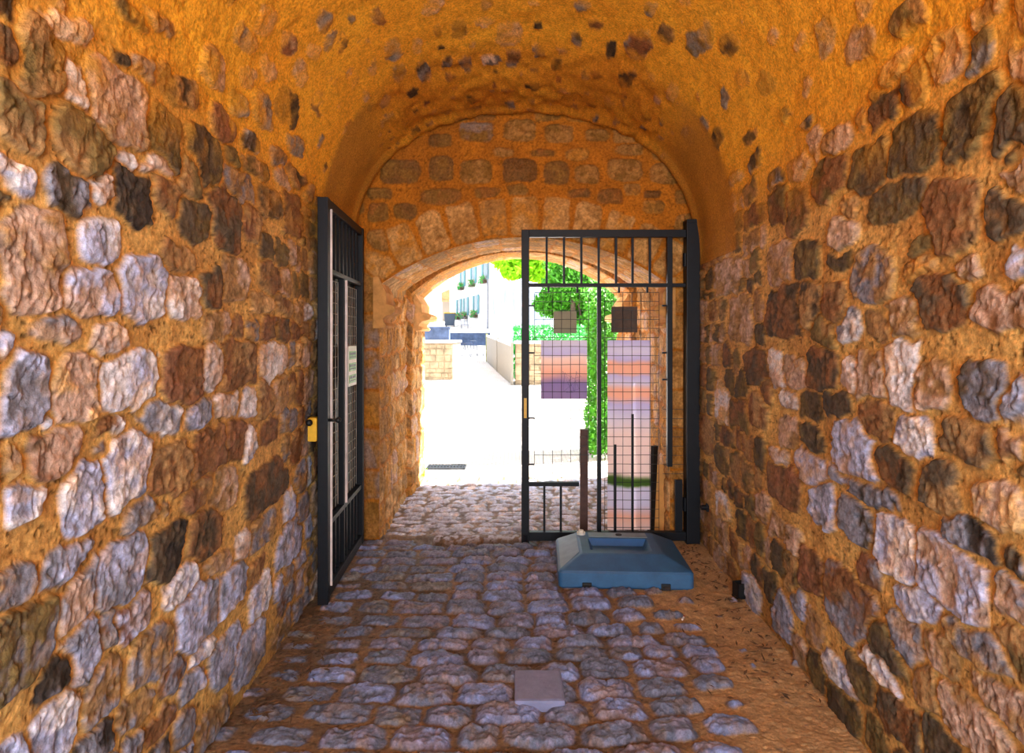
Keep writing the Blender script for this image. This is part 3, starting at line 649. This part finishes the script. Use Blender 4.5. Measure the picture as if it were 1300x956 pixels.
MB().cyl((-.24, .235, .170), .030, .018, 'Z', 20).cyl((-.24, .235, .185), .018, .012, 'Z', 16).build('filler_cap', 'white', bf)
for sx in (-.24, .24):
    MB().box(sx-.028, sx+.028, -.345, -.315, .002, .040, .003).box(sx-.018, sx+.018, -.355, -.34, .008, .026).build('clip', 'black', bf)
# litter near the right wall
tb = empty('square_pipe', (X(936, 3.78), 3.74, .02), 'short black square pipe stub on the floor by the right wall', 'pipe', rz=.25)
mb = MB(); s_ = .03
for a_ in ((-s_, -s_+.006, -s_, s_), (s_-.006, s_, -s_, s_), (-s_, s_, -s_, -s_+.006), (-s_, s_, s_-.006, s_)): mb.box(a_[0], a_[1], a_[2], a_[3], 0, .085)
mb.build('tube', 'black', tb)
MB().box(-.033, .033, -.033, .033, -.004, .004).build('foot', 'iron', tb)
cg = empty('cigarette_butt', (X(867, 3.42), 3.42, .028), 'white cigarette butt with orange filter on the sandy floor', 'cigarette butt', rz=1.1)
MB().cyl((0,0,.004), .0045, .035, 'X', 10).build('paper', 'paper', cg); MB().cyl((.026,0,.004), .0046, .018, 'X', 10).build('filter', 'filt', cg)
tag(MB().box(X(653, 2.87), X(712, 2.87), 2.62, 2.87, -.03, .045, .012).build('paving_block', 'flint'), 'square smooth lavender paving block set among the cobbles, nearest the camera', 'paving block')
mb = MB()
for i in range(420):
    if random.random() < .68: y = random.uniform(2.6, 4.7); x = 1.33+.04*(y-2.84)-abs(random.gauss(0, .17))-.02
    else: y = random.uniform(2.5, 3.5); x = -1.10+abs(random.gauss(0, .12))
    if 3.75 < y < 4.65 and x < 1.2: continue
    a = random.uniform(0, 6.28); l = random.uniform(.01, .035); w = random.uniform(.002, .008); c, s_ = math.cos(a), math.sin(a); z = .022+random.random()*.01
    mb.face([(x-c*l, y-s_*l, z), (x-s_*w, y+c*w, z+.004), (x+c*l, y+s_*l, z+random.random()*.006), (x+s_*w, y-c*w, z)])
o = tag(mb.build('dry_litter', 'litter'), 'dry leaf and straw litter along the foot of the walls', 'litter'); o['kind'] = 'stuff'
# ------------------------------------------------------------------ outside
gr = empty('drain_grate', (X(567, 7.6), 7.6, 0), 'iron drain grate set in the sunlit paving just outside the arch', 'drain grate')
mb = MB(); gw, gd = .235, .14
mb.box(-gw, gw, -gd, -gd+.02, -.02, .012); mb.box(-gw, gw, gd-.02, gd, -.02, .012); mb.box(-gw, -gw+.02, -gd, gd, -.02, .012); mb.box(gw-.02, gw, -gd, gd, -.02, .012)
for i in range(11): x = -gw+.04+i*.039; mb.box(x-.009, x+.009, -gd, gd, -.02, .010)
mb.box(-gw, gw, -.01, .01, -.02, .011)
mb.build('grid', 'iron', gr); MB().box(-gw+.005, gw-.005, -gd+.005, gd-.005, .0, .004).build('pit', 'black', gr)
# stone piers
def pier(x0, x1, y0, y1, z0, z1, label):
    o = empty('stone_pier', ((x0+x1)/2, (y0+y1)/2, z0), label, 'wall')
    w, d_ = (x1-x0)/2, (y1-y0)/2; h = z1-z0
    fx = np.linspace(-w, w, 60)
    mb = MB(); mb.box(-w, w, -d_, d_, -.2, h-.10, .03)
    k = 0
    z = 0
    while z < h-.15:                                                  # proud facing stones, uneven
        hh = random.uniform(.12, .24); x = -w
        while x < w-.05:
            ww = min(random.uniform(.18, .45), w-x); mb.box(x+.012, x+ww-.012, -d_-random.uniform(.01, .04), -d_+.05, z+.01, min(z+hh, h-.1)-.01, .012); x += ww
        z += hh
    mb.build('masonry', 'pier', o)
    MB().box(-w-.04, w+.04, -d_-.06, d_+.04, h-.10, h, .02).build('coping', 'pale', o); return o
pier(X(500, 21.7), X(575, 21.7), 21.7, 25, 0, 1.5, 'low stone wall end left of the sunlit lane, beyond the arch')
pier(X(654, 20.6), X(703, 20.6), 20.6, 21.5, 0, 1.48, 'low stone pier right of the lane with the hedge above it')
def wallbox(name, x0, x1, y0, y1, z0, z1, m, label, cope=None):
    o = empty(name, ((x0+x1)/2, (y0+y1)/2, z0), label, 'wall'); w, d_ = (x1-x0)/2, (y1-y0)/2
    MB().box(-w, w, -d_, d_, -.3, z1-z0-.08, .02).build('masonry', m, o)
    MB().box(-w-.03, w+.03, -d_-.04, d_+.04, z1-z0-.08, z1-z0, .02).build('coping', cope or 'pale', o)
wallbox('shaded_wall', X(500, 29), X(570, 29), 29, 29.6, gz(29)-.1, Z(415, 29), 'bluewall', 'blue-grey shaded wall behind the left stone wall end', 'bluewall')
wallbox('terrace_wall', X(560, 35.7), X(622, 35.7), 35.7, 36.1, 1.1, Z(421, 35.7), 'bluewall', 'low blue-grey terrace wall with pale coping in front of the houses')
# beige gate panels
A = Vector((.0, 20.5, 0)); B = Vector((X(618, 27.5), 27.5, gz(27.5)))
fp = empty('sheet_gate', A, 'beige sheet metal gate closing the side of the lane before the hedge', 'gate', rz=math.atan2(B.y-A.y, B.x-A.x))
Lg = (B.xy-A.xy).length; dz_ = B.z
mb = MB()
def skew(mb, x0, x1, y0, y1, z0, z1):
    r = bmesh.ops.create_cube(mb.bm, size=1)['verts']
    for v in r:
        x = x0+(v.co.x+.5)*(x1-x0); v.co = Vector((x, y0+(v.co.y+.5)*(y1-y0), z0+(v.co.z+.5)*(z1-z0)+dz_*x/Lg*.62))
for i in range(2): m_ = MB(); skew(m_, i*Lg/2+.04, (i+1)*Lg/2-.04, -.02, .02, .08, 1.30); m_.build('sheet', 'beigep', fp)
for i in range(3): m_ = MB(); skew(m_, i*Lg/2-.04, i*Lg/2+.04, -.04, .04, -.1, 1.42); m_.build('post', mat('lichen_post', lin(150,150,70), .8) if i == 2 else 'beigep', fp)
m_ = MB(); skew(m_, 0, Lg, -.03, .03, 1.30, 1.37); m_.build('top_rail', 'pale', fp)
# foliage
def leaves(mb, c, r, n, sz, shell=.5):
    for i in range(n):
        v = Vector((random.gauss(0,1), random.gauss(0,1), random.gauss(0,1))).normalized()*(shell+(1-shell)*random.random())
        p = Vector((c[0]+v.x*r[0], c[1]+v.y*r[1], c[2]+v.z*r[2])); a = Vector((random.gauss(0,1), random.gauss(0,1), random.gauss(0,1))).normalized(); b = a.orthogonal().normalized()
        s = sz*random.uniform(.6, 1.3); mb.face([p-a*s, p+b*s*.5, p+a*s, p-b*s*.5])
def lump(mb, x0, x1, y0, y1, z0, z1, n, sz):
    for i in range(n):
        p = Vector((random.uniform(x0, x1), random.uniform(y0, y1), random.uniform(z0, z1)+random.random()*.06)); a = Vector((random.gauss(0,1), random.gauss(0,1), random.gauss(0,1))).normalized(); b = a.orthogonal().normalized()
        s = sz*random.uniform(.6, 1.3); mb.face([p-a*s, p+b*s*.55, p+a*s, p-b*s*.55])
def hedge(name, x0, x1, y0, y1, z0, z1, n, sz, m, label):
    o = empty(name, ((x0+x1)/2, (y0+y1)/2, z0), label, 'hedge')
    mb = MB(); w, d_ = (x1-x0)/2, (y1-y0)/2; lump(mb, -w, w, -d_, d_, .04, z1-z0, n, sz); mb.build('foliage', m, o)
    mb = MB()
    for i in range(6): x = -w*.85+i*w*.34; mb.bar((x, 0, -.05), (x+.05, 0, (z1-z0)*.8), .03, .03, 6)
    mb.build('stem', 'bark', o)
hedge('clipped_hedge', X(652, 23.5), X(745, 23), 21.9, 23.6, .1, Z(414, 22.5), 5200, .07, 'leafC', 'clipped green hedge behind the stone pier and beige gate')
hedge('climbing_shrub', X(748, 8.3), X(790, 8.3), 8.0, 8.9, 0, Z(365, 8.3), 9500, .038, 'leafB', 'tall narrow green shrub just outside the arch, behind the banner')
def tree(x, y, z0, tr, blobs, m, label, n, sz, name='leafy_tree'):
    o = empty(name, (x, y, z0), label, 'tree'); mb = MB()
    pts = tr
    for (a, ra), (b, rb) in zip(pts[:-1], pts[1:]): mb.bar(a, b, ra*2, ra*2, 8)
    for c, r in blobs: mb.bar(pts[-1][0], c, pts[-1][1]*.9, pts[-1][1]*.9, 6)
    mb.build('trunk', 'bark', o, smooth=True); mb = MB()
    for c, r in blobs: leaves(mb, c, r, int(n/len(blobs)), sz, .3)
    mb.build('foliage', m, o)
x = X(700, 35)
tree(x, 35, gz(35)-.05, [((0,0,0),.2), ((.1,0,2.6),.16), ((0,0,3.6),.12)], [((-1.6,0,4.55),(1.5,1.4,.95)), ((.2,0,4.7),(1.7,1.5,1.0)), ((1.9,.2,4.8),(1.5,1.4,1.1)), ((-.6,0,5.8),(2.4,1.6,1.2)), ((-2.5,.3,5.2),(1.0,1,.9)), ((1.2,0,3.9),(1.2,1.,.5)), ((-.6,0,4.1),(1.6,1.,.5)), ((2.4,0,3.9),(1.2,1.,.8))], 'leafA', 'bright yellow-green sunlit tree rising above the white canvas shelter', 15000, .19)
x = X(727, 26.5)
tree(x, 26.5, gz(26.5)-.05, [((0,0,0),.13), ((.02,0,2.),.12), ((-.02,0,3.6),.09)], [((-.5,0,3.3),(.9,.8,.8)), ((.9,0,3.1),(1.1,.9,1.0)), ((1.2,0,2.0),(.9,.8,.9)), ((.5,0,1.5),(.9,.8,.6)), ((0,0,4.3),(1.3,1,.8)), ((1.9,0,3.6),(.9,.8,.9)), ((-.9,.3,2.6),(.8,.6,.6)), ((.2,.5,2.5),(1.0,.6,1.0)), ((2.0,.3,2.4),(.9,.8,1.1))], 'leafB', 'darker green tree with bare grey trunk behind the gate mesh', 14000, .12)
# white canvas shelter
cs = empty('canvas_shelter', (0, 30, gz(30)), 'white canvas shelter wall standing behind the hedge under the tree', 'shelter')
for (a, b, za, zb, y) in ((625, 664, 369, 358, 0), (664, 704, 360, 372, .3)):
    mb = MB(); n = 36; y0 = 30+y
    P0 = []
    for i in range(n+1):
        t = i/n; px = a+(b-a)*t; xx = X(px, y0); zt = Z(za+(zb-za)*t, y0)-gz(30); yo = y+.10*math.sin(t*19)+.05*math.sin(t*47)
        P0.append((mb.bm.verts.new((xx, yo, 0)), mb.bm.verts.new((xx, yo*1.0, zt)), mb.bm.verts.new((xx+.05, yo+1.2, zt+.3))))
    for p, q in zip(P0[:-1], P0[1:]): mb.bm.faces.new((p[0], q[0], q[1], p[1])); mb.bm.faces.new((p[1], q[1], q[2], p[2]))
    mb.build('canvas_wall', 'canvas', cs, smooth=True)
for px in (625, 664, 704): MB().bar((X(px, 30), -.03+(.2 if px > 650 else 0), 0), (X(px, 30), -.03+(.2 if px > 650 else 0), Z(368, 30)-gz(30)), .06, .06, 8).build('pole', 'pale', cs)
# houses
def facade_house(name, R, u, L, H, z0, wins, label, depth=9, roof=True):
    o = empty(name, (R[0], R[1], z0), label, 'house', rz=math.atan2(u[1], u[0]))   # local +x along the facade, -y outwards (left of it)
    MB().box(0, L, -depth, 0, -.5, H).build('wall', 'render', o)
    mb = MB()
    n_ = [(-.3,.35,H), (L+.3,.35,H), (L+.3,-depth/2,H+2.6), (-.3,-depth/2,H+2.6), (-.3,-depth-.3,H), (L+.3,-depth-.3,H)]
    mb.face([n_[0], n_[1], n_[2], n_[3]]); mb.face([n_[3], n_[2], n_[5], n_[4]]); mb.face([n_[0], n_[3], n_[4]]); mb.face([n_[1], n_[5], n_[2]]); mb.face([n_[0], n_[4], n_[5], n_[1]])
    mb.build('roof', 'slate', o)
    for (c, zb, zt, w, fl) in wins:
        wi = MB().box(c-w/2-.06, c+w/2+.06, .0, .03, zb-z0-.06, zt-z0+.06).build('window', 'pale', o)
        MB().box(c-w/2, c-.02, .03, .045, zb-z0, zt-z0).box(c+.02, c+w/2, .03, .045, zb-z0, zt-z0).build('pane', 'pane', wi)
        for s_ in (-1, 1): MB().box(c+s_*(w/2+.08)-.0 if s_ > 0 else c-w/2-.08-w*.5, c+w/2+.08+w*.5 if s_ > 0 else c-w/2-.08, .03, .07, zb-z0, zt-z0).build('shutter', 'teal', o)
        if fl:
            fb = MB().box(c-w/2-.1, c+w/2+.1, .05, .30, zb-z0-.25, zb-z0-.05).build('flower_box', 'brownb', o)
            mb = MB(); lump(mb, c-w/2-.15, c+w/2+.15, .05, .42, zb-z0-.25, zb-z0+.25, 200, .06); mb.build('leaves', 'leafC', fb)
            mb = MB(); lump(mb, c-w/2-.1, c+w/2+.1, .1, .45, zb-z0-.1, zb-z0+.22, 50, .045); mb.build('blossom', 'red', fb)
    return o
u = Vector((-.326, .945)); R = (-1.47, 41.9)
# mirror so that the visible side is +y local: direction u has its left side facing the lane; the lane lies to the left (-x)
hs_ = facade_house('shuttered_house', R, u, 11.5, 7.6, gz(41.9), [(3.3, 3.3, 4.65, .75, 1), (6.1, 3.3, 4.65, .75, 1), (8.2, 3.3, 4.65, .75, 1), (1.0, 5.55, 6.9, .75, 1), (3.95, 5.55, 6.9, .75, 1), (7.1, 5.55, 6.9, .75, 1)], 'white house with teal shutters and flower boxes beyond the lane')
MB().bar((.25, .08, 0), (.25, .08, 7.6), .1, .1, 8).build('drainpipe', 'slate', hs_)
y0 = 60; z0 = 2.6
o = empty('roofed_house', (X(541, y0), y0, z0), 'white house with grey sloping roof at the far left of the lane', 'house')
w = X(580, y0)-X(500, y0); xo = X(500, y0)-X(541, y0)
MB().box(xo, xo+w, 0, 7, -.5, Z(372, y0)-z0).build('wall', 'render', o)
def q(px, py, yy_=0): return (X(px, y0)-X(541, y0), yy_, Z(py, y0)-z0)
MB().face([q(541,362,-.4), q(547,360,-.4), q(573,345,-.4), q(580,300,2)]).face([q(543,374,-.5), q(574,360,-.5), q(574,352,2.5), q(543,362,2.5)]).build('roof', 'slate', o)
MB().face([q(543,374,-.5), q(574,360,-.5), q(574,363,-.5), q(543,377,-.5)]).build('barge_board', 'pale', o)
MB().face([q(547,372,-.02), q(574,362,-.02), q(574,374,-.02), q(547,376,-.02)]).build('gable', 'render', o)
MB().face([q(561,372,-.1), q(572,367,-.1), q(572,381,-.1), q(561,381,-.1)]).build('porch', 'terracotta', o)
MB().box(X(562, y0)-X(541, y0), X(572, y0)-X(541, y0), -.12, -.02, 0, Z(383, y0)-z0).build('door', 'beigep', o)
MB().box(X(561, y0)-X(541, y0), X(573, y0)-X(541, y0), -.3, -.02, Z(383, y0)-z0, Z(381.5, y0)-z0).build('porch_beam', 'terracotta', o)
# far white house on the right, behind the trees
facade_house('white_house', (X(770, 44), 44), Vector((1, 0)), 9, 7, gz(44), [], 'plain white house behind the trees on the right', 6)
# wheelie bin
bz = gz(46)
wb = empty('wheelie_bin', (X(571, 46), 46, bz), 'dark blue-grey wheelie bin with yellow lid by the far houses', 'bin')
s1 = .32; loft([[(-s1,-s1,.08), (s1,-s1,.08), (s1,s1,.08), (-s1,s1,.08)], [(-.38,-.38,.95), (.38,-.38,.95), (.38,.38,.95), (-.38,.38,.95)]], 'binm', 'body', wb)
MB().box(-.40, .40, -.40, .42, .95, 1.03, .03).build('lid', 'yellow', wb)
for s_ in (-1, 1): MB().cyl((s_*.28, .28, .10), .10, .06, 'X').build('wheel', 'black', wb)
# bistro chairs and table
met = mat('grey_enamel', lin(42,52,75), .5)
def bistro_chair():
    r = empty('garden_chair', (0,0,0), '', 'chair', 'garden chairs outside')
    for x in (-.19, .19):
        MB().bar((x, -.2, 0), (x, -.17, .45), .022, .022, 6).build('leg', met, r); MB().bar((x, .24, 0), (x, .17, .45), .022, .022, 6).build('leg', met, r)
    MB().box(-.21, .21, -.2, .2, .44, .465, .008).build('seat', met, r)
    mb = MB()
    for x in (-.19, 0, .19): mb.bar((x, .18, .45), (x, .25, .90), .02, .02, 6)
    mb.bar((-.2, .25, .9), (.2, .25, .9), .03, .02, 6); mb.bar((-.2, .22, .68), (.2, .22, .68), .03, .02, 6); mb.build('backrest', met, r); return r
def dup(r):
    c = r.copy(); C.objects.link(c)
    for ch in list(r.children):
        k = ch.copy(); C.objects.link(k); k.parent = c
    return c
c1 = bistro_chair(); c2 = dup(c1)
c1.location = (X(606, 27.5), 27.5, gz(27.5)); c1.rotation_euler.z = .9; c1['label'] = 'grey metal garden chair beside the round table on the lane'
c2.location = (X(590, 36.6), 36.6, gz(36.6)); c2.rotation_euler.z = .2; c2['label'] = 'grey metal garden chair up behind the terrace wall'
tbm = empty('garden_table', (X(591, 28.2), 28.2, gz(28.2)), 'small round grey metal garden table standing in the lane', 'table')
MB().cyl((0,0,.72), .32, .025, 'Z', 24).build('tabletop', met, tbm); 
for a in range(3): t = a*2.094+.4; MB().bar((.26*math.cos(t), .26*math.sin(t), 0), (.05*math.cos(t), .05*math.sin(t), .71), .02, .02, 6).build('leg', met, tbm)
# small weeds at the passage edge
for (px, py, label) in ((535, 608, 'small green weed at the foot of the left jamb'), (784, 655, 'small green weed growing behind the gate below the banner')):
    d0 = EYE*F/(py-CY); mb = MB()
    for i in range(60):
        a = random.uniform(0, 6.28); l = random.uniform(.03, .10); c, s_ = math.cos(a), math.sin(a); bz = l*random.uniform(.4, 1.2); wv = .008
        mb.face([(0,0,0), (c*l*.6-s_*wv, s_*l*.6+c*wv, bz*.8), (c*l, s_*l, bz), (c*l*.6+s_*wv, s_*l*.6-c*wv, bz*.8)])
    o = mb.build('weed', 'leafA'); o.location = (X(px, d0), d0, .01); tag(o, label, 'weed')
# ------------------------------------------------------------------ light
w = bpy.data.worlds.new('World'); bpy.context.scene.world = w; w.use_nodes = True
bg = w.node_tree.nodes['Background']
sky = w.node_tree.nodes.new('ShaderNodeTexSky'); sky.sky_type = 'HOSEK_WILKIE'; sky.sun_direction = (.75, .15, .8); sky.turbidity = 3
mixw = w.node_tree.nodes.new('ShaderNodeMix'); mixw.data_type = 'RGBA'; mixw.inputs[0].default_value = .55; mixw.inputs[7].default_value = (.85, .92, 1, 1)
w.node_tree.links.new(sky.outputs[0], mixw.inputs[6]); w.node_tree.links.new(mixw.outputs[2], bg.inputs['Color']); bg.inputs['Strength'].default_value = 4.2
s = bpy.data.lights.new('sun', 'SUN'); s.energy = 30; s.angle = .01; s.color = (1, .95, .86); so = bpy.data.objects.new('sun', s); C.objects.link(so)
so.rotation_euler = Vector((.62, .12, .80)).to_track_quat('Z', 'Y').to_euler()
def area(name, loc, tgt, sx, sy, e, c):
    l = bpy.data.lights.new(name, 'AREA'); l.shape = 'RECTANGLE'; l.size = sx; l.size_y = sy; l.energy = e; l.color = c
    o = bpy.data.objects.new(name, l); C.objects.link(o); o.location = loc; o.rotation_euler = (Vector(loc)-Vector(tgt)).to_track_quat('Z', 'Y').to_euler()
area('daylight_rear_mouth', (.25, -1.9, 1.7), (-.15, 4, 1.6), 2.2, 2.6, 185, (.90, .95, 1.0))
# ------------------------------------------------------------------ camera
cam = bpy.data.cameras.new('camera'); co = bpy.data.objects.new('camera', cam); C.objects.link(co)
co.location = (0, 0, EYE); co.rotation_euler = (math.pi/2, 0, 0); cam.sensor_width = 36; cam.sensor_fit = 'HORIZONTAL'; cam.lens = F/1300*36
cam.shift_y = -(478-CY)/1300; cam.clip_start = .05; cam.clip_end = 500
sc = bpy.context.scene; sc.camera = co
sc.view_settings.view_transform = 'Standard'; sc.view_settings.look = 'None'; sc.view_settings.exposure = .22
sc.cycles.max_bounces = 10; sc.cycles.diffuse_bounces = 7; sc.cycles.sample_clamp_indirect = 8
